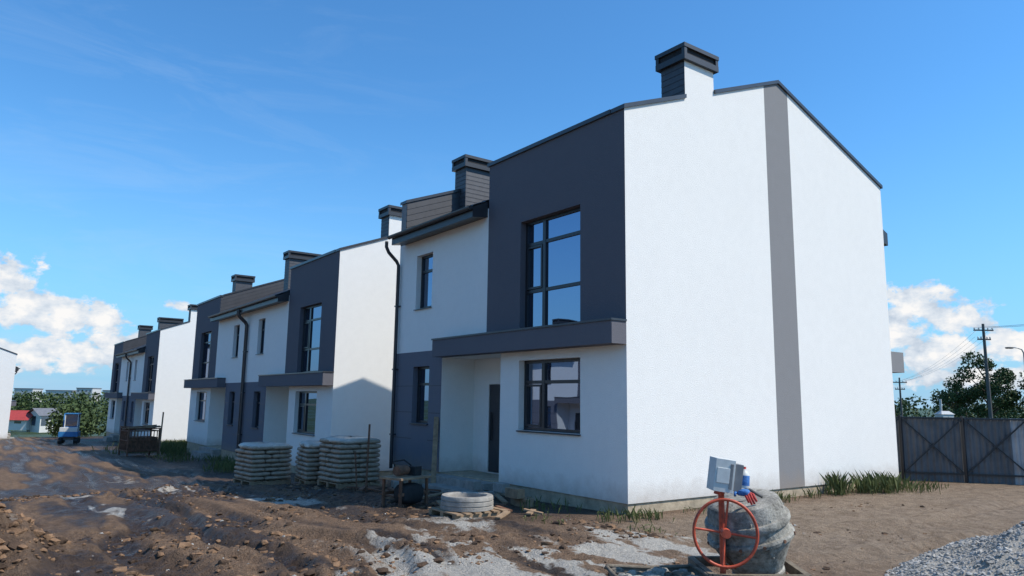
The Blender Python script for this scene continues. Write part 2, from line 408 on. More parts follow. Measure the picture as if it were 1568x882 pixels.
def roof_low(T,parent,u0,u1):
    mb=MB(T); us=np.arange(u0,u1+.001,.05); us[-1]=u1
    ZE=6.6; K=.46
    rows=[]; step=.35; x=-.42
    while x<Xr:
        rows.append((x,.022)); rows.append((min(x+step,Xr),0)); x+=step
    base=len(mb.v)
    for (x,dz) in rows:
        for u in us:
            mb.v.append(T(x+.001*(dz>0),u,min(ZE+K*x,prof(max(x,0))-.2)+dz+.022*math.cos(u*2*math.pi/.2)))
    n=len(us); k=mb.mi('roof')
    for i in range(len(rows)-1):
        for j in range(n-1):
            mb.f.append((base+i*n+j,base+i*n+j+1,base+(i+1)*n+j+1,base+(i+1)*n+j)); mb.m.append(k)
    zr=min(ZE+K*Xr,ZR-.2)
    mb.poly([(Xr,u0,zr),(Xr,u1,zr),(XB+.42,u1,zr-.37*(XB+.42-Xr)),(XB+.42,u0,zr-.37*(XB+.42-Xr))],'roof')
    mb.obj('roof_tiles',parent)
    mb=MB(T)
    zf=ZE-K*.42
    mb.box(-.44,-.41,u0,u1,zf-.28,zf-.03,'metal')
    mb.poly([(-.41,u0,zf-.28),(-.41,u1,zf-.28),(0,u1,zf-.22),(0,u0,zf-.22)],'metal')
    for uu in (u0,u1): mb.poly([(-.41,uu,zf-.28),(0,uu,zf-.22),(0,uu,ZE-.02),(-.41,uu,zf-.02)],'metal')
    b=len(mb.v); seg=8; kk=mb.mi('metal')
    for u in (u0-.02,u1+.05):
        for i in range(seg+1):
            t=math.pi+math.pi*i/seg; mb.v.append(T(-.505+.065*math.cos(t),u,zf-.03+.085*math.sin(t)))
    for i in range(seg): mb.f.append((b+i,b+i+1,b+seg+2+i,b+seg+1+i)); mb.m.append(kk)
    mb.f.append(tuple(b+i for i in range(seg+1))); mb.m.append(kk)
    mb.f.append(tuple(b+seg+1+i for i in range(seg+1))); mb.m.append(kk)
    mb.obj('eaves',parent)

def half(T,parent,p,single):
    wd,po0,po1,Lh=p['wd'],p['po0'],p['po1'],p['L']
    w0,w1=p['w0'],p['w1']; s0,s1=p['s0'],p['s1']
    gable(T,parent,0.0)
    mb=MB(T)
    panel(mb,0,0,wd,3.28,ZF,[(w0,w1,3.34,5.8)],'dark')
    panel(mb,0,0,po0,0,3.279,[(w0,w1,1.17,2.67)],'white')
    panel(mb,0,wd,Lh,3.07,6.4,[(s0,s1,4.25,5.75)],'white')
    panel(mb,0,po1,Lh,0,3.07,[(s0,s1,1.17,2.67)],'dark2')
    mb.poly([(0,po0,0),(1.0,po0,0),(1.0,po0,2.86),(0,po0,2.86)],'white')
    mb.poly([(0,po1,0),(1.0,po1,0),(1.0,po1,2.86),(0,po1,2.86)],'white')
    panel(mb,1.0,po0,po1,0,2.86,[(p['d0'],p['d1'],.02,2.2)],'white',.08)
    mb.poly([(0,po0,2.86),(0,po1,2.86),(1,po1,2.86),(1,po0,2.86)],'white')
    mb.poly([(0,po0,2.862),(0,po1,2.862),(0,po1,3.069),(0,po0,3.069)],'dark')
    for a,b_ in ((0,Xr),(Xr,XB)): mb.poly([(a,wd,5.9),(b_,wd,5.9),(b_,wd,prof(b_)),(a,wd,prof(a))],'dark2')
    mb.poly([(XB,0,0),(XB,wd,0),(XB,wd,ZBk),(XB,0,ZBk)],'white')
    mb.poly([(XB,wd,0),(XB,Lh,0),(XB,Lh,6.6),(XB,wd,6.6)],'white')
    mb.obj('front_walls',parent)
    mj=MB(T)
    for z in (.75,1.45,2.15): 
        mj.box(-.004,.0,po1+.02,s0-.001,z-.008,z+.008,'frame'); mj.box(-.004,.0,s1+.001,Lh-.02,z-.008,z+.008,'frame')
    mj.obj('render_joints',parent)
    mb=MB(T)
    mb.box(-.375,-.001,0.0,po1-.12,2.86,3.28,'canopy')
    mb.box(-.4,-.002,-.02,po1-.1,3.281,3.32,'coping')
    mb.obj('canopy',parent)
    mb=MB(T)
    mb.poly([(.0,.3,ZF+.01),(0,wd,ZF+.01),(Xr,wd,ZR+.01),(Xr,.3,ZR+.01)],'roof'); mb.poly([(Xr,.3,ZR+.01),(Xr,wd,ZR+.01),(XB,wd,ZBk+.01),(XB,.3,ZBk+.01)],'roof')
    mb.box(-.05,.12,.345,wd+.04,ZF-.01,ZF+.075,'coping')
    for a,b_ in ((.121,Xr),(Xr,XB)):
        za,zb=prof(a),prof(b_); lo,hi=wd-.2,wd+.04
        mb.hexa([(a,lo,za),(b_,lo,zb),(b_,hi,zb),(a,hi,za),(a,lo,za+.075),(b_,lo,zb+.075),(b_,hi,zb+.075),(a,hi,za+.075)],'coping')
    clad(mb,wd,0,Xr,1)
    mb.obj('upper_roof',parent)
    vb=w1-(w1-w0)*.33
    window(T,parent,w0,w1,3.34,5.8,[vb],[(5.27,w0+.06,vb-.05),(5.27,vb+.05,w1-.06),(4.2,w0+.06,vb-.05),(4.2,vb+.05,w1-.06)],sash=[(vb+.06,w1-.075,4.25,5.22)],sill=False)
    window(T,parent,w0,w1,1.17,2.67,[vb],[(2.2,w0+.06,vb-.05),(2.2,vb+.05,w1-.06)],sash=[(vb+.06,w1-.075,1.25,2.15)])
    window(T,parent,s0,s1,4.25,5.75,[],[(5.3,s0+.06,s1-.06)])
    window(T,parent,s0,s1,1.17,2.67,[],[(2.2,s0+.06,s1-.06)])
    md=MB(T); md.box(1.02,1.075,p['d0']+.003,p['d1']-.003,.03,2.19,'door')
    md.box(1.0,1.019,p['d0']+.12,p['d0']+.2,.3,1.9,'glass'); md.box(.96,1.0,p['d1']-.14,p['d1']-.11,.8,1.5,'coping'); md.obj('front_door',parent)
    mp=MB(T)
    mp.box(.03,XB-.03,.03,Lh-.03 if single else Lh,-1.0,-.002,'plinth')
    mp.box(-.35,.99,po0+.1,po1-.1,-.5,-.03,'concrete'); mp.box(-.75,-.351,po0+.3,po1-.5,-.7,-.2,'concrete')
    mp.obj('plinth',parent)
    chimney(T,parent,1.8,2.75,0.0,.65,9.34,True)
    roof_low(T,parent,wd+.045,Lh-.3 if single else Lh)
    if single:
        gable(T,parent,Lh,Lh-.3); chimney(T,parent,1.8,2.75,Lh-.62,Lh-.01,9.2)
    pu=Lh-.1
    md=MB(T)
    md.tube([(-.5,pu,6.26),(-.5,pu,6.1),(-.42,pu,5.95),(-.16,pu,5.72),(-.09,pu,5.6),(-.09,pu,-.1)],.05,'metal')
    for z in (.8,2.6,4.4): md.box(-.145,-.0,pu-.06,pu+.06,z,z+.04,'metal')
    md.obj('downpipe',parent,smooth=True,angle=40)
    mb=MB(T); mb.box(XB+.001,XB+1.4,.35,4.2,2.72,3.28,'stripe'); mb.obj('rear_canopy',parent)
    mb=MB(T); mb.hexa([(XB+.001,.3,6.45),(XB+.85,.3,6.25),(XB+.85,Lh-.3,6.25),(XB+.001,Lh-.3,6.45),(XB+.001,.3,6.92),(XB+.85,.3,6.6),(XB+.85,Lh-.3,6.6),(XB+.001,Lh-.3,6.92)],'metal'); mb.obj('rear_eaves',parent)

P1=dict(wd=4.6,po0=4.0,po1=6.6,L=9.15,w0=1.28,w1=3.3,s0=7.24,s1=8.12,d0=4.85,d1=5.9)
P2=dict(wd=4.8,po0=4.2,po1=6.9,L=9.9,w0=1.4,w1=3.5,s0=7.6,s1=8.5,d0=5.0,d1=6.05)
def house_single(loc):
    e=empty('row_house',loc); half(lambda x,y,z:(x,y,z),e,P1,True)
def house_double(loc,rz=0):
    e=empty('row_house',loc,rz)
    half(lambda x,y,z:(x,y,z),e,P2,False)
    half(lambda x,y,z:(x,19.8-y,z),e,P2,False)
    chimney(lambda x,y,z:(x,y,z),e,1.75,3.4,10.2,10.8,9.3)
house_single((0,0,0))
house_double((0,13.6,-.65))
house_double((0,43.2,-1.35))
house_double((-6.8,89.8,-2.2),math.pi)
house_double((-24,44,-1.2),math.pi)
house_double((-24,17,-.4),math.pi)

# ---------------------------------------------------------------- materials for site clutter
M['bag']=simple('cement_bag_plastic',(.36,.275,.2),.6,0,.28,9,.3,.01,25,.3)
M['wrap']=simple('pallet_wrap_film',(.52,.45,.37),.4,0,.2,9,.5,.01,18)
M['wood']=simple('pallet_wood',(.3,.2,.12),.85,0,.35,7,.3,.005,40)
M['rust']=simple('rusty_steel',(.17,.085,.05),.8,.2,.5,7,.4,.01,30)
M['steel']=simple('galvanised_steel',(.3,.31,.32),.5,.6,.25,5)
M['sheetd']=simple('fence_sheet',(.105,.107,.115),.5,.2,.25,2)
M['sheetl']=simple('fence_sheet_light',(.34,.34,.35),.5,.2,.2,2)
M['orange']=simple('orange_paint',(.5,.075,.03),.5,0,.45,14,.3,.004,50)
m,nt,b=newmat('cement_crusted_drum'); co=objco(nt)
n1=noise(nt,6,6,.75,co);n2=noise(nt,30,4,.7,co)
c=ramp(nt,n1,[(.36,(.09,.083,.068)),(.47,(.23,.215,.18)),(.58,(.38,.355,.3)),(.72,(.55,.51,.44))])
L(nt,mix(nt,.35,c,ramp(nt,n2,[(.35,(.12,.11,.09)),(.65,(.5,.46,.4))])),b.inputs['Base Color'])
b.inputs['Roughness'].default_value=.85; b.inputs['Specular IOR Level'].default_value=.2; bump(nt,b,math_(nt,'ADD',n1,math_(nt,'MULTIPLY',n2,.6)),.8,.02); M['drum']=m
M['tub']=simple('cement_stained_steel',(.19,.155,.115),.9,0,.5,7,.6,.02,25,.15)
M['wplastic']=simple('white_plastic',(.62,.62,.58),.45,0,.12,12)
M['gplastic']=simple('grey_plastic',(.2,.2,.2),.5,0,.2,8)
M['blue']=simple('blue_paint',(.03,.17,.38),.45,0,.2,4)
M['bluec']=simple('blue_cloth',(.05,.16,.4),.9,0,.4,30,.5,.01,60)
M['redc']=simple('red_cloth',(.5,.06,.05),.9,0,.3,30,.5,.01,60)
M['rubber']=simple('black_rubber',(.02,.02,.02),.8,0,.3,10)
M['redroof']=simple('red_roof',(.4,.05,.04),.6,0,.2,3)
M['greyroof']=simple('grey_roof',(.16,.16,.17),.6,0,.2,3)
M['pale']=simple('pale_render',(.62,.6,.55),.9,0,.08,1)
M['farwall']=simple('haze_pale_render',(.5,.5,.49),.9,0,.08,.1)  # pale haze of distance put into this wall colour; cabinet reuses it
M['pole']=simple('concrete_pole',(.1,.095,.09),.9,0,.2,3)
M['bark']=simple('bark',(.09,.065,.045),.95,0,.4,6,.6,.02,20)

def bag_pallet(x,y,rot,layers,w=1.05,d=.85):
    z0=tz(x,y)+.02; e=empty('bag_pallet',(x,y,z0),rot)
    mb=MB()
    for i in range(3): mb.box(-w/2,w/2,-d/2+i*(d-.1)/2,-d/2+.1+i*(d-.1)/2,0,.1,'wood')
    for i in range(7): a=-w/2+i*(w-.1)/6; mb.box(a,a+.1,-d/2-.01,d/2+.01,.101,.125,'wood')
    mb.obj('pallet',e)
    mb=MB(); lh=.115
    for l in range(layers):
        nx_,ny_=(2,3) if l%2 else (3,2)
        for i in range(nx_):
            for j in range(ny_):
                cx=-w/2+w*(i+.5)/nx_+random.uniform(-.02,.02); cy=-d/2+d*(j+.5)/ny_+random.uniform(-.02,.02)
                if l==layers-1 and random.random()<.3: continue
                mb.pillow((cx,cy,.13+lh*(l+.5)),w/nx_/2*1.03,d/ny_/2*1.03,lh*.54,'bag',random.uniform(-.04,.04),.22,.006)
    mb.obj('bags',e,smooth=True)
    mb=MB(); mb.pillow((0,0,.13+lh*(layers-.35)),w/2*.98,d/2*.98,.09,'wrap',.02,.3,.03,20,8); mb.obj('wrap',e,smooth=True)
bag_pallet(-2.9,11.3,.1,8,1.15,1.2)
bag_pallet(-1.75,8.1,.05,9,1.15,1.15)
bag_pallet(-1.9,9.7,-.1,8,1.0,1.1)

x,y=-2.6,3.5; z=tz(x,y); e=empty('workbench',(x,y,z),.3)
mb=MB()
for a in (-.38,.34):
    for b_ in (-.25,.21): mb.box(a,a+.05,b_,b_+.05,-.05,.5,'rust')
mb.box(-.42,.42,-.3,.3,.501,.545,'wood'); mb.box(-.4,.4,-.24,-.2,.2,.26,'rust'); mb.box(-.4,.4,.2,.24,.2,.26,'rust')
mb.obj('bench_frame',e,bevel=.006)
mb=MB(); mb.lathe([(0,-.2),(.09,-.2),(.1,-.17),(.1,.12),(.06,.14),(.06,.2),(0,.2)],(-.1,0,.66),(1,.2,0),'rust',16); mb.box(.12,.32,-.12,.12,.547,.72,'rubber'); mb.tube([(-.2,.1,.72),(-.2,.16,.82),(.1,.16,.84),(.2,.05,.73)],.015,'rubber')
mb.pillow((.0,-.1,.22),.3,.18,.2,'rubber'); mb.obj('motor_and_hose',e,smooth=True,angle=40)
# concrete manhole ring lying on a pallet
x,y=-2.35,1.65; z=tz(x,y); e=empty('concrete_ring',(x,y,z))
mb=MB()
for i in range(3): mb.box(-.52,.52,-.45+i*.4,-.35+i*.4,-.03,.08,'wood')
for i in range(6): mb.box(-.52+i*.19,-.4+i*.19,-.49,.49,.081,.105,'wood')
mb.obj('pallet',e)
mb=MB()
rp=[(.33,.106),(.46,.106),(.47,.115),(.47,.17),(.455,.178),(.455,.186),(.47,.194),(.468,.25),(.452,.258),(.452,.266),(.466,.274),(.462,.33),(.45,.345),(.36,.345),(.345,.33),(.33,.2),(.33,.106)]
mb.lathe(rp,(0,0,0),(0,0,1),'concrete',44); mb.obj('ring',e,smooth=True,angle=35)
def block_pile(x,y,n,rot=0,k='concrete'):
    z=tz(x,y); e=empty('concrete_blocks',(x,y,z),rot); mb=MB()
    for i in range(n):
        a=random.uniform(-.5,.5);b_=random.uniform(-.25,.25);h=(i%2)*.19-.03
        mb.box(a,a+.39,b_,b_+.19,h,h+.185,k)
    mb.obj('blocks',e,bevel=.008)
block_pile(-.55,3.6,4,1.5); block_pile(-.9,6.2,4,1.3); block_pile(-.6,1.9,3,1.6,'wood')
def prop(name,p0,p1,w,k):
    mb=MB(); mb.beam(p0,p1,w,k,w*.6); mb.obj(name,bevel=.003)
prop('leaning_board',(-.45,6.1,tz(-.45,6.1)),(-.03,6.75,1.35),.12,'wood')
def bar(name,x,y,h,r,k,dx=0,dy=0):
    z=tz(x,y); mb=MB(); mb.tube([(x,y,z-.1),(x+dx*.5,y+dy*.5,z+h*.5),(x+dx,y+dy,z+h)],r,k,8); mb.obj(name,smooth=True,angle=50)
bar('steel_post',-2.3,5.9,1.5,.025,'rust',.02,.0)
bar('steel_post',-2.1,8.0-1.2,.9,.02,'rust',-.05,.1)
bar('steel_post',-1.3,33.6,2.2,.04,'wood',.05,0)
bar('steel_post',-1.9,37.5,1.3,.04,'wood')
mb=MB()
for i in range(26):
    x=random.uniform(-2.6,-.6);y=random.uniform(.8,7.5);a=random.uniform(0,3.1);l=random.uniform(.3,.9); z=tz(x,y)+.04
    mb.beam((x,y,z),(x+l*math.cos(a),y+l*math.sin(a),z+random.uniform(0,.08)),.1,random.choice(['wood','rust','rust']),.03)
mb.obj('scrap_planks')

# rusty crate of scaffold parts in front of the next terrace
x,y=-2.7,31.2; z=tz(x,y); e=empty('scaffold_crate',(x,y,z),.1); mb=MB()
for a in (-.7,.7):
    for b_ in (-.7,.7): mb.beam((a,b_,-.1),(a,b_,1.35),.07,'rust')
for h in (.25,.75,1.2):
    for a in (-.7,.7): mb.beam((a,-.7,h),(a,.7,h),.05,'rust'); mb.beam((-.7,a,h+.01),(.7,a,h+.01),.05,'rust')
for i in range(9):
    t=-.6+i*.15
    mb.beam((-.7,t,.25),(-.7,t,1.2),.035,'rust'); mb.beam((t,-.7,.25),(t,-.7,1.2),.035,'rust')
for i in range(10): mb.beam((-.8,-.6+i*.13,1.27+random.uniform(0,.12)),(.85,-.6+i*.13+random.uniform(-.1,.1),1.27+random.uniform(0,.2)),.06,random.choice(['wood','rust']),.05)
mb.box(-.66,.66,-.66,.66,.2,.9,'rust')
mb.obj('crate',e)

x,y=-3.8,51.5; z=tz(x,y); e=empty('mini_excavator',(x,y,z),1.35)
mb=MB()
for s in (-.6,.35):
    prof_=[(-.8,.2),(-.7,.02),(.7,.02),(.8,.2),(.7,.4),(-.7,.4)]
    mb.poly([(p[0],s,p[1]) for p in prof_],'rubber');mb.poly([(p[0],s+.25,p[1]) for p in prof_],'rubber')
    for i in range(6):
        p=prof_[i];q2=prof_[(i+1)%6]; mb.poly([(p[0],s,p[1]),(q2[0],s,q2[1]),(q2[0],s+.25,q2[1]),(p[0],s+.25,p[1])],'rubber')
mb.box(-.4,.4,-.34,.34,.25,.5,'gplastic'); mb.obj('tracks',e)
mb=MB(); mb.box(-.85,.55,-.6,.6,.5,.85,'blue'); mb.box(-.85,-.3,-.55,.55,.85,1.15,'wplastic')
for a in (-.3,.5):
    for b_ in (-.5,.3): mb.box(a,a+.06,b_,b_+.06,.85,2.05,'wplastic')
mb.box(-.34,.6,-.54,.4,2.051,2.13,'blue'); mb.box(-.26,.5,-.46,.32,.85,1.2,'blue'); mb.box(-.27,.53,-.47,.33,1.2,2.05,'glass'); mb.obj('cab',e,bevel=.02)
mb=MB(); mb.beam((.5,.45,.8),(1.2,.55,2.0),.16,'blue',.22); mb.beam((1.2,.55,2.0),(1.9,.65,1.4),.14,'blue',.2); mb.beam((1.9,.65,1.45),(2.0,.65,.6),.12,'blue',.16)
mb.hexa([(1.8,.35,.2),(2.2,.35,.1),(2.2,.95,.1),(1.8,.95,.2),(1.85,.35,.7),(2.2,.35,.65),(2.2,.95,.65),(1.85,.95,.7)],'gplastic'); mb.obj('boom',e,bevel=.01)

# ---------------------------------------------------------------- concrete mixer
def S(lx,ly,z): a_,b_=site(lx,ly); return Vector((a_,b_,z))
rt=Vector((G[0],-G[1],0)); fw=Vector((G[1],G[0],0)); up=Vector((0,0,1))
e=empty('concrete_mixer',(0,0,0))
C=S(2.03,6.35,.785)
axd=(rt*.22-up*.94+fw*.12).normalized()
mb=MB()
pr=[(0,-.245),(.1,-.247),(.105,-.237),(.262,-.232),(.29,-.215),(.31,-.16),(.322,-.09),(.345,-.088),(.352,-.075),(.352,-.045),(.345,-.03),(.324,-.028),(.328,.045),(.352,.05),(.36,.07),(.354,.095),(.326,.1),(.315,.14),(.25,.27),(.205,.36),(.215,.37),(.215,.39),(.19,.39),(.185,.35),(.27,.2),(.29,.0)]
mb.lathe(pr,C,axd,'drum',56)
e1=axd.cross(up).normalized(); e2=axd.cross(e1)
for t in range(12):
    a=2*math.pi*t/12; rd=e1*math.cos(a)+e2*math.sin(a); c_=C+axd*.072+rd*.356
    mb.lathe([(0,-.012),(.014,-.012),(.014,.012),(0,.012)],c_,rd,'rust',8)
for t in range(50):
    a=random.uniform(0,6.28); h=random.uniform(-.18,.2); rd=e1*math.cos(a)+e2*math.sin(a); rr_=.31 if h<-.1 else .325
    if h>.12: rr_=.3
    mb.pillow(tuple(C+axd*h+rd*rr_),random.uniform(.006,.02),random.uniform(.006,.02),random.uniform(.006,.016),'drum',a,.8,.002,8,5)
mb.obj('drum',e,smooth=True,angle=35)
W=S(1.72,5.95,.79)
wn=(rt*-.12-fw*1.0+up*.05).normalized(); wa=wn.cross(up).normalized(); wb=wa.cross(wn).normalized()
mb=MB()
mb.tube([W+wa*.245*math.cos(t)+wb*.255*math.sin(t) for t in np.linspace(0,2*math.pi,48,endpoint=False)],.0125,'orange',10,True)
for t in (.12,.12+math.pi/2,.12+math.pi,.12+3*math.pi/2): mb.tube([W-wn*.03,W+wa*.24*math.cos(t)+wb*.25*math.sin(t)],.009,'orange',8)
mb.lathe([(0,-.05),(.035,-.05),(.04,0),(.035,.06),(0,.06)],W,wn,'orange',16); mb.obj('tilting_handwheel',e,smooth=True,angle=50)
mb=MB()
H2=W-wn*.16
mb.tube([W,H2],.022,'orange',10)
gz=tz(*site(1.9,6.2))
mb.tube([H2+up*.3,H2,H2-up*.25,S(1.72,6.15,gz)],.024,'orange',10)
mb.tube([H2,H2+rt*.03-up*.22+fw*.1,C-up*.42+rt*.0,S(2.42,6.65,.5),S(2.43,6.7,.8)],.024,'rust',10)
mb.tube([S(2.43,6.7,.85),S(2.5,6.8,gz)],.026,'rust',10)
mb.tube([S(1.45,5.9,gz+.05),S(1.72,6.15,gz+.32),S(2.5,6.8,gz+.32),S(2.7,6.7,gz+.05)],.024,'rust',10)
mb.tube([S(1.35,6.35,gz+.05),S(1.72,6.2,gz+.3)],.024,'rust',10)
mb.beam(tuple(H2+up*.28-rt*.02),tuple(H2+up*.42+rt*.02),.06,'orange')
for (p0,p1) in ((S(1.62,5.98,.43),S(2.4,6.05,.42)),(S(2.4,6.05,.42),S(2.44,6.75,.42)),(S(1.62,5.98,.43),S(1.62,6.7,.42)),(S(1.62,6.7,.42),S(2.44,6.75,.42))): mb.beam(tuple(p0),tuple(p1),.05,'tub',.08)
for p0 in (S(1.64,6.0,0),S(2.4,6.07,0),S(2.43,6.73,0),S(1.63,6.68,0)): mb.beam((p0.x,p0.y,gz-.1),(p0.x,p0.y,.40),.05,'tub')
mb.obj('frame',e,smooth=True,angle=40)
mb=MB()
for c in (S(2.55,6.5,gz+.16),S(2.45,7.0,gz+.16)): mb.lathe([(0,-.03),(.12,-.04),(.16,-.03),(.16,.03),(.12,.04),(0,.03)],c,rt,'rubber',24)
mb.obj('road_wheels',e,smooth=True,angle=40)
B=S(1.755,6.08,1.225)
mb=MB(); ry=-.14
def bl(a,b_,c_): return tuple(B+rt*(a*math.cos(ry)+c_*math.sin(ry)*-1)+fw*b_+up*(c_*math.cos(ry)+a*math.sin(ry)))
def bbox(mb,a0,a1,b0,b1,c0,c1,k): mb.hexa([bl(a0,b0,c0),bl(a1,b0,c0),bl(a1,b1,c0),bl(a0,b1,c0),bl(a0,b0,c1),bl(a1,b0,c1),bl(a1,b1,c1),bl(a0,b1,c1)],k)
bbox(mb,-.10,.06,-.1,.1,-.13,.13,'wplastic'); bbox(mb,.061,.13,-.085,.085,-.11,.105,'gplastic'); bbox(mb,-.085,.02,-.106,-.101,-.06,.06,'wplastic'); bbox(mb,.02,.045,-.106,-.101,-.1,.1,'gplastic')
mb.obj('motor_housing',e,bevel=.012)
mb=MB(); mb.lathe([(0,0),(.04,0),(.045,.02),(.045,.1),(.03,.13),(.015,.15),(.015,.17),(0,.17)],B+rt*.155-up*.1-fw*.02,(.1,0,1),'wplastic',16,['wplastic','wplastic','bluec','wplastic','wplastic','redc','redc']); mb.obj('water_bottle',e,smooth=True,angle=40)
mb=MB()
gp=B+rt*.14-up*.13-fw*.06
mb.pillow(tuple(gp),.055,.05,.028,'bluec',.3,.8,.004)
for i,(a,l) in enumerate(((-.03,.07),(-.01,.085),(.012,.08),(.032,.062))):
    mb.tube([gp+rt*a,gp+rt*(a+.03)-fw*.04-up*.01,gp+rt*(a+.05)-fw*(.04+l*.4)-up*l],[.013,.012,.009],'redc',8)
mb.tube([gp-rt*.04,gp-rt*.075-fw*.02,gp-rt*.085-fw*.05-up*.02],[.014,.012,.01],'bluec',8)
mb.obj('work_glove',e,smooth=True)
mb=MB(); mb.tube([B+rt*.13-up*.12,B+rt*.2-up*.11-fw*.03,B+rt*.27-up*.15,B+rt*.31-up*.17],.012,'pole',8); mb.obj('cable',e,smooth=True)

c0=S(1.22,6.15,0); z=tz(c0.x,c0.y); e=empty('mortar_tub',(c0.x,c0.y,z),-R(36.2)+.1); mb=MB()
zt=.44-z
o=[(-.36,-.26),(.36,-.26),(.36,.26),(-.36,.26)]
for i in range(4):
    a=o[i];b_=o[(i+1)%4]; s=.78
    mb.poly([(a[0]*s,a[1]*s,zt-.28),(b_[0]*s,b_[1]*s,zt-.28),(b_[0],b_[1],zt),(a[0],a[1],zt)],'tub')
    mb.tube([(a[0],a[1],zt+random.uniform(-.01,.01)),((a[0]+b_[0])/2,(a[1]+b_[1])/2,zt+random.uniform(-.02,.01)),(b_[0],b_[1],zt)],.016,'tub',8)
mb.poly([(p[0]*.78,p[1]*.78,zt-.28) for p in o],'tub')
for i in range(60): mb.pillow((random.uniform(-.3,.3),random.uniform(-.2,.2),zt-.08+random.uniform(-.03,.06)),random.uniform(.03,.1),random.uniform(.03,.08),random.uniform(.02,.05),random.choice(['drum','tub']),random.uniform(0,3),.8,.006,10,6)
for a in (-.25,.25):
    for b_ in (-.16,.16): mb.tube([(a,b_,0),(a,b_,zt-.27)],.018,'rust',8)
mb.obj('tub',e,smooth=True,angle=40)

# ---------------------------------------------------------------- fence and things behind it
ax_,ay_=10.32,1.8; dxf,dyf=.605,-.796; nxf,nyf=-.796,-.605
e=empty('metal_fence'); mb=MB(); mf=MB()
sec=1.52; nsec=9
for s in range(nsec):
    d0=s*sec
    zb_=-.27
    n=38; base=len(mb.v)
    for i in range(n+1):
        d=d0+.03+(sec-.06)*i/n; off=.022 if (i%4) in (0,1) else 0
        for z in (zb_+.06,1.52): mb.v.append((ax_+dxf*d+nxf*off,ay_+dyf*d+nyf*off,z))
    for i in range(n):
        kk=mb.mi('sheetl' if (s==2 and i>28) or (s==4 and i<6) else 'sheetd'); mb.f.append((base+2*i,base+2*i+2,base+2*i+3,base+2*i+1)); mb.m.append(kk)
    P=lambda d,z,o=.06:(ax_+dxf*d+nxf*o,ay_+dyf*d+nyf*o,z)
    mf.beam(P(d0,zb_-.2),P(d0,1.56),.07,'frame')
    mf.beam(P(d0+.04,.02),P(d0+sec-.04,.02),.045,'frame'); mf.beam(P(d0+.04,1.49),P(d0+sec-.04,1.49),.045,'frame')
    if s%2==0: mf.beam(P(d0+.04,.04,.065),P(d0+sec-.04,1.46,.065),.035,'frame')
    else: mf.beam(P(d0+.04,1.46,.065),P(d0+sec-.04,.04,.065),.035,'frame')
    if s in (1,2,3): 
        a_,b_=(.04,1.46) if s%2 else (1.46,.04)
        mf.beam(P(d0+.04,a_,.09),P(d0+sec-.04,b_,.09),.035,'frame')
mb.obj('corrugated_sheets',e); mf.obj('posts_and_braces',e)

def leafmat(name,c1,c2,c3):
    m,nt,b=newmat(name); co=objco(nt)
    geo=nt.nodes.new('ShaderNodeNewGeometry')
    c=ramp(nt,geo.outputs['Random Per Island'],[(0,c1),(.5,c2),(1,c3)])
    c=mix(nt,.5,c,ramp(nt,noise(nt,.8,3,.6,co),[(.3,c1),(.7,c3)]))
    L(nt,c,b.inputs['Base Color']); b.inputs['Roughness'].default_value=.7; b.inputs['Specular IOR Level'].default_value=.3
    return m
M['leaf']=leafmat('tree_foliage',(.022,.04,.014),(.05,.08,.027),(.09,.13,.04))
M['weed']=leafmat('weed_leaves',(.05,.075,.02),(.11,.14,.04),(.22,.22,.085))
def leaves(centres,sizes,k,name,parent=None,squash=1):
    C_=np.array(centres);n=len(C_); s=np.array(sizes)[:,None]
    a=rng.normal(size=(n,3)); a/=np.linalg.norm(a,axis=1)[:,None]; b_=rng.normal(size=(n,3)); b_-=a*(a*b_).sum(1)[:,None]; b_/=np.linalg.norm(b_,axis=1)[:,None]
    V=np.stack([C_-a*s,C_-b_*s*.6,C_+a*s,C_+b_*s*.6],1).reshape(-1,3)
    me=bpy.data.meshes.new(name); me.from_pydata(V.tolist(),[],np.arange(4*n).reshape(-1,4).tolist()); me.materials.append(M[k])
    o=bpy.data.objects.new(name,me); scene.collection.objects.link(o)
    if parent: o.parent=parent
    return o
def tree(x,y,h,r,n=3800,name='tree'):
    z=tz(x,y); e=empty(name,(x,y,z)); mb=MB()
    mb.tube([(0,0,-.2),(.05,.02,h*.3),(-.05,.05,h*.6),(0,0,h*.85)],[h*.03,h*.022,h*.014,h*.004],'bark',8)
    cl=[]
    for i in range(13):
        t=random.uniform(.3,.9); a=random.uniform(0,6.28); rr_=r*random.uniform(.35,.95)*(1.15-abs(t-.55)*1.3)
        p=(rr_*math.cos(a),rr_*math.sin(a),h*t+rr_*.3)
        mb.tube([(0,0,h*t*.75),(p[0]*.5,p[1]*.5,(h*t*.75+p[2])/2),p],[h*.01,h*.007,h*.002],'bark',6); cl.append((p,r*random.uniform(.28,.5)))
    cl.append(((0,0,h*.88),r*.35)); cl.append(((0,0,h*.6),r*.5))
    mb.obj('trunk_and_limbs',e,smooth=True)
    pts=[];sz=[]
    for i in range(n):
        (p,q_)=random.choice(cl); d=Vector((random.gauss(0,1),random.gauss(0,1),random.gauss(0,1))).normalized()*q_*random.uniform(.5,1.08)
        pts.append((p[0]+d.x,p[1]+d.y,p[2]+d.z*.8)); sz.append(r*random.uniform(.035,.075))
    leaves(pts,sz,'leaf','foliage',e)
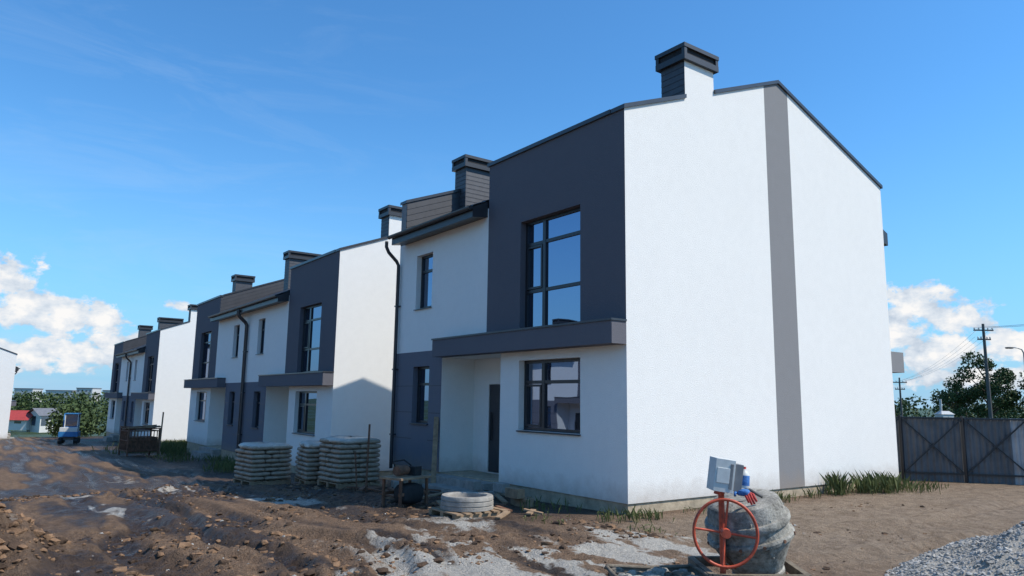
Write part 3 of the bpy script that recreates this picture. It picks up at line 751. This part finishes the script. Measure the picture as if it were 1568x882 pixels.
def treemass(name,line,hmin,hmax,zb,n,leafs):
    pts=[];sz=[]; 
    blobs=[]
    for i in range(n):
        t=random.random(); seg=(len(line)-1)*t; a=int(seg); f=seg-a
        lx=line[a][0]*(1-f)+line[min(a+1,len(line)-1)][0]*f; ly=line[a][1]*(1-f)+line[min(a+1,len(line)-1)][1]*f
        h=random.uniform(hmin,hmax); blobs.append((lx+random.uniform(-3,3),ly+random.uniform(-6,6),h))
    for i in range(leafs):
        lx,ly,h=random.choice(blobs); d=Vector((random.gauss(0,1),random.gauss(0,1),random.gauss(0,1))).normalized()*random.uniform(.6,1.05)
        wx,wy=site(lx+d.x*h*.45,ly+d.y*h*.45); pts.append((wx,wy,zb+h*.5+d.z*h*.52)); sz.append(h*random.uniform(.03,.07))
    leaves(pts,sz,'leaf',name)
x,y=site(39.2,60); tree(x,y,7.0,1.9,6000)
x,y=site(37.6,61.5); tree(x,y,5.2,1.6,3500)
x,y=site(43.2,58); tree(x,y,4.8,2.2,3600)
x,y=site(41,66); tree(x,y,4.5,1.8,2400)
treemass('distant_treeline',[(45,130),(70,125),(110,115)],4.0,5.8,-1.8,46,13000)
treemass('distant_treeline',[(-190,210),(-120,225),(-60,250)],7.2,9.0,-6.0,110,26000)
treemass('distant_treeline',[(-100,118),(-74,128),(-55,134)],3.6,5.8,-4.6,38,13000)
treemass('distant_treeline',[(-48,78),(-42,84)],2.2,3.8,-2.8,10,6000)

def util_pole(lx,ly,h,r):
    x,y=site(lx,ly); z=tz(x,y); e=empty('utility_pole',(x,y,z)); mb=MB()
    mb.tube([(0,0,-.2),(0,0,h)],[r,r*.6],'pole',10)
    for hz,w in ((h-.5,.75),(h-1.2,.5)):
        mb.beam((-w*G[0],w*G[1],hz),(w*G[0],-w*G[1],hz),.1,'pole')
        for s in (-1,-.5,.5,1): mb.lathe([(0,0),(.05,.02),(.06,.1),(.03,.16),(0,.2)],(s*w*.92*G[0],-s*w*.92*G[1],hz+.05),(0,0,1),'wplastic',8)
    mb.obj('pole',e); return x,y,z
p=util_pole(36.3,55.5,9.0,.16); p2=util_pole(40.5,76,5.9,.13)
mb=MB()
nx2,ny2=site(44,28)
for i,s in enumerate((-.68,-.34,.34,.68)):
    for (A,Bp) in (((p[0]+s*G[0],p[1]-s*G[1],p[2]+8.7),(nx2+s,ny2-s,8.9)),((p[0]+s*G[0],p[1]-s*G[1],p[2]+8.7 if i%2 else p[2]+8.0),(p2[0]+s*.6*G[0],p2[1]-s*.6*G[1],p2[2]+5.5))):
        A=Vector(A);Bp=Vector(Bp); mb.tube([A.lerp(Bp,t)-Vector((0,0,1.2*4*t*(1-t)*.5)) for t in np.linspace(0,1,14)],.007,'steel',5)
mb.obj('power_lines')
x,y=site(35.0,49.5); z=tz(x,y); e=empty('street_lamp',(x,y,z)); mb=MB()
hh=1.8+4.05-z; w=Vector((-G[0],G[1],0))
mb.tube([Vector((0,0,-.2)),Vector((0,0,hh*.6)),Vector((0,0,hh-.35)),w*.12+Vector((0,0,hh-.1)),w*.4+Vector((0,0,hh)),w*.75+Vector((0,0,hh+.03))],[.08,.06,.05,.04,.035,.03],'steel',10)
mb.obj('mast',e,smooth=True); mb=MB(); mb.pillow(tuple(w*.95+Vector((0,0,hh))),.28,.12,.06,'pole',-R(36.2)); mb.obj('lamp_head',e,smooth=True)
x,y=site(26.3,44.5); z=tz(x,y); e=empty('white_utility_cabinet',(x,y,z),-.5); mb=MB()
mb.box(-.4,.4,-.3,.3,0,1.95,'farwall'); mb.box(-.34,-.01,-.315,-.301,.3,1.85,'wplastic'); mb.box(.01,.34,-.315,-.301,.3,1.85,'wplastic'); mb.hexa([(-.45,-.35,1.951),(.45,-.35,1.951),(.45,.35,1.951),(-.45,.35,1.951),(-.25,-.1,2.15),(.25,-.1,2.15),(.25,.1,2.15),(-.25,.1,2.15)],'farwall'); mb.tube([(-.2,0,2.1),(-.2,0,2.85)],.07,'farwall')
mb.obj('cabinet',e,bevel=.02)

def far_house(lx,ly,w,d,hw,hr,rk,rz,z,name='distant_house'):
    x,y=site(lx,ly); e=empty(name,(x,y,z),rz); mb=MB()
    mb.box(-w/2,w/2,-d/2,d/2,0,hw,'pale')
    o=.4
    mb.poly([(-w/2-o,-d/2-o,hw-.1),(w/2+o,-d/2-o,hw-.1),(w/2+o,0,hw+hr),(-w/2-o,0,hw+hr)],rk); mb.poly([(-w/2-o,d/2+o,hw-.1),(w/2+o,d/2+o,hw-.1),(w/2+o,0,hw+hr),(-w/2-o,0,hw+hr)],rk)
    for s in (-1,1): mb.poly([(s*w/2,-d/2,hw),(s*w/2,d/2,hw),(s*w/2,0,hw+hr-.1)],'pale')
    for i in range(max(2,int(w/2.5))):
        a=-w/2+w*(i+.5)/max(2,int(w/2.5)); 
        for s in (-1,1): mb.box(a-.5,a+.5,s*d/2-.03,s*d/2+.03,1.0,hw-.2,'glass')
    for s in (-1,1): mb.box(s*w/2-.03,s*w/2+.03,-.6,.6,1.0,hw-.2,'glass')
    mb.obj('house_body',e)
far_house(-75.5,113,5,4,1.6,1.3,'redroof',-.55,-3.7)
far_house(-71.5,113,2.6,4,2.6,1.0,'greyroof',.35,-4.0)
far_house(50,105,4,5,1.9,1.0,'redroof',-.5,-1.8)
def block(lx,ly,w,h,z):
    x,y=site(lx,ly); e=empty('apartment_block',(x,y,z),-R(36)); mb=MB()
    mb.box(-w/2,w/2,-6,6,0,h,'farwall'); mb.box(-w/2-.3,w/2+.3,-6.3,6.3,h,h+.6,'greyroof')
    nf=int(h/3)
    for f in range(nf):
        for i in range(int(w/3)): mb.box(-w/2+i*3+.8,-w/2+i*3+2.2,-6.05,-6.0,f*3+1,f*3+2.4,'greyroof')
    mb.obj('block_body',e)
for lx,w,h in ((-298,20,11.0),(-322,12,12.5),(-341,20,10.5),(-368,14,11.5)): block(lx,560,w,h,-6.5)

def weeds(name,spots):
    mb=MB(); k=mb.mi('weed')
    for (cx,cy,rad,n,h) in spots:
        P=[(cx+random.gauss(0,rad),cy+random.gauss(0,rad)) for _ in range(n)]
        zs=terrain(np.array([p[0] for p in P]),np.array([p[1] for p in P]))
        for (px,py),z in zip(P,zs):
            if px>-.03 and px<9.9 and py>-.03 and py<9.2: continue
            a=random.uniform(0,6.28); hh=h*random.uniform(.3,1.1); w=.005+.009*random.random(); ln=hh*random.uniform(.15,.7)
            dx_,dy_=math.cos(a),math.sin(a); b=len(mb.v)
            mb.v+=[(px-dy_*w*.4,py+dx_*w*.4,z-.02),(px+dy_*w*.4,py-dx_*w*.4,z-.02),(px+dx_*ln*.4+dy_*w,py+dy_*ln*.4-dx_*w,z+hh*.6),(px+dx_*ln,py+dy_*ln,z+hh),(px+dx_*ln*.4-dy_*w,py+dy_*ln*.4+dx_*w,z+hh*.6)]
            mb.f.append((b,b+1,b+2,b+3,b+4)); mb.m.append(k)
            if random.random()<.6:
                for r_i in range(2):
                    t=random.uniform(.3,.9); q0=(px+dx_*ln*.4*t,py+dy_*ln*.4*t,z+hh*.6*t+.03); l=.02+.045*random.random(); a2=random.uniform(0,6.28); b=len(mb.v)
                    ex,ey=math.cos(a2)*l,math.sin(a2)*l
                    mb.v+=[q0,(q0[0]+ex*.5-ey*.35,q0[1]+ey*.5+ex*.35,q0[2]+l*.3),(q0[0]+ex,q0[1]+ey,q0[2]+l*.1),(q0[0]+ex*.5+ey*.35,q0[1]+ey*.5-ex*.35,q0[2]+l*.3)]
                    mb.f.append((b,b+1,b+2,b+3)); mb.m.append(k)
    return mb.obj(name)
weeds('weeds',[(7.9,-.55,.2,170,.48),(7.3,-.4,.15,120,.42),(8.7,-.8,.25,80,.3),(6.5,-.28,.1,100,.5),(6.1,-.3,.12,30,.25),(4.3,-.3,.15,40,.2),(4.0,-.25,.08,25,.25),(.1,-.45,.15,50,.18),(-.5,-.3,.18,50,.25),(5.3,-.25,.1,25,.2),(3.3,-.25,.15,20,.12),(-.6,1.4,.3,40,.22),(1.4,-.35,.2,16,.1),(-.9,-1.3,.2,20,.12),(9.6,-.7,.3,40,.2),(-1.6,.3,.2,20,.15)])
sp_=[]
for i in range(9): sp_.append((random.uniform(-2.0,-.4),random.uniform(17,32),.4,110,random.uniform(.2,.4)))
for i in range(20): sp_.append((random.uniform(-2.4,2.5),random.uniform(33.8,42.7),.6,240,random.uniform(.35,.6)))
weeds('tall_grass',sp_)

# ---------------------------------------------------------------- camera
p_=R(8.82); r_=.0148
F=(fw*math.cos(p_)+up*math.sin(p_)); U=(-fw*math.sin(p_)+up*math.cos(p_))
cr=rt*math.cos(r_)+U*math.sin(r_); cu=-rt*math.sin(r_)+U*math.cos(r_)
mt=Matrix((cr,cu,-F)).transposed().to_4x4(); mt.translation=Vector(CAM)
cd=bpy.data.cameras.new('camera'); cam=bpy.data.objects.new('camera',cd); scene.collection.objects.link(cam)
cam.matrix_world=mt; cd.lens=36*1110/1568; cd.sensor_width=36; cd.clip_end=8000; scene.camera=cam

# ---------------------------------------------------------------- light & sky
sund=Vector((4.27,-4.6,7.3)).normalized()
el=math.asin(sund.z); rot=math.atan2(sund.x,sund.y)
ld=bpy.data.lights.new('sun','SUN'); ld.energy=4.8; ld.angle=R(.5); ld.color=(1,.945,.85)
lo=bpy.data.objects.new('sun',ld); scene.collection.objects.link(lo); lo.rotation_euler=sund.to_track_quat('Z','Y').to_euler()
w=bpy.data.worlds.new('World'); scene.world=w; w.use_nodes=True; nt=w.node_tree
bg=nt.nodes['Background']; sky=nt.nodes.new('ShaderNodeTexSky'); sky.sky_type='NISHITA'; sky.sun_disc=False
sky.sun_elevation=el; sky.sun_rotation=rot; sky.air_density=1.0; sky.dust_density=.3; sky.ozone_density=2.0
skyc=mix(nt,1.0,sky.outputs[0],(.6,1.2,1.6),'MULTIPLY')
tc=nt.nodes.new('ShaderNodeTexCoord').outputs['Generated']
def vm(op,a,b_):
    n=nt.nodes.new('ShaderNodeVectorMath'); n.operation=op
    L(nt,a,n.inputs[0]); n.inputs[1].default_value=b_; return n
def direction(az,elv):
    a=R(az);e_=R(elv); v=rt*math.sin(a)*math.cos(e_)+fw*math.cos(a)*math.cos(e_)+up*math.sin(e_); return tuple(v)
blobs=[(-36.5,7.2,.05,.026),(-34,5.6,.05,.02),(-31.6,5.0,.034,.022),(-29.4,5.1,.025,.018),(-28.3,3.6,.035,.014),(-33,2.6,.09,.016),(-24.2,6.3,.02,.007),
 (29.6,7.0,.032,.022),(31.6,6.0,.032,.02),(28,5.0,.026,.022),(30.5,3.6,.055,.02),(33,1.9,.07,.014),(35.5,4.0,.045,.016)]
acc=None
for az,elv,rh,rz in blobs:
    s=vm('SUBTRACT',tc,direction(az,elv)); s=vm('MULTIPLY',s.outputs[0],(1/rh,1/rh,1/rz)); ln=nt.nodes.new('ShaderNodeVectorMath'); ln.operation='LENGTH'; L(nt,s.outputs[0],ln.inputs[0])
    v=math_(nt,'SUBTRACT',1.25,ln.outputs['Value'])
    acc=v if acc is None else math_(nt,'MAXIMUM',acc,v)
mp=vm('MULTIPLY',tc,(1,1,1.5)).outputs[0]
cn=noise(nt,36,6,.6,mp,.15)
dens=math_(nt,'ADD',math_(nt,'MAXIMUM',acc,-.8),math_(nt,'MULTIPLY',math_(nt,'SUBTRACT',cn,.5),3.3))
fac=math_(nt,'MULTIPLY',dens,2.4,True)
fac=math_(nt,'MULTIPLY',fac,math_(nt,'MULTIPLY',math_(nt,'ADD',acc,.75),2.0,True))
shade=ramp(nt,math_(nt,'ADD',math_(nt,'MULTIPLY',noise(nt,30,4,.6,mp),.8),math_(nt,'MULTIPLY',dens,.16)),[(.32,(4.0,4.7,5.6)),(.47,(5.6,6.1,6.7)),(.62,(7.5,7.4,7.3))])
sx=nt.nodes.new('ShaderNodeSeparateXYZ'); L(nt,tc,sx.inputs[0])
cz=vm('MULTIPLY',tc,(1.2,1.2,7)).outputs[0]
lowf=math_(nt,'MULTIPLY',math_(nt,'SUBTRACT',.42,sx.outputs[2]),2.4,True)
lowf=math_(nt,'MULTIPLY',lowf,lowf)
haze=math_(nt,'MULTIPLY',math_(nt,'SUBTRACT',.085,sx.outputs[2]),11,True)
hz=math_(nt,'MULTIPLY',haze,math_(nt,'MULTIPLY',math_(nt,'SUBTRACT',noise(nt,5,4,.6,cz),.38),3.0,True))
# thin streaky cirrus, denser towards the street end of the sky
ci=math_(nt,'MULTIPLY',math_(nt,'SUBTRACT',noise(nt,3.2,6,.66,vm('MULTIPLY',tc,(1,1.6,5.5)).outputs[0],1.2),.48),1.5,True)
cb=vm('SUBTRACT',tc,direction(-28,15)); cl=nt.nodes.new('ShaderNodeVectorMath'); cl.operation='LENGTH'; L(nt,cb.outputs[0],cl.inputs[0])
ci=math_(nt,'MULTIPLY',ci,math_(nt,'MULTIPLY',math_(nt,'SUBTRACT',.5,cl.outputs['Value']),.9,True))
c=mix(nt,math_(nt,'MULTIPLY',lowf,.9),skyc,(2.3,4.3,6.4))
c=mix(nt,ci,c,(4.4,5.6,7.1))
c=mix(nt,math_(nt,'MULTIPLY',hz,.55),c,(4.6,5.6,6.7))
c=mix(nt,fac,c,shade)
L(nt,c,bg.inputs['Color']); bg.inputs['Strength'].default_value=.13
scene.view_settings.view_transform='Standard'; scene.view_settings.look='None'; scene.view_settings.exposure=0
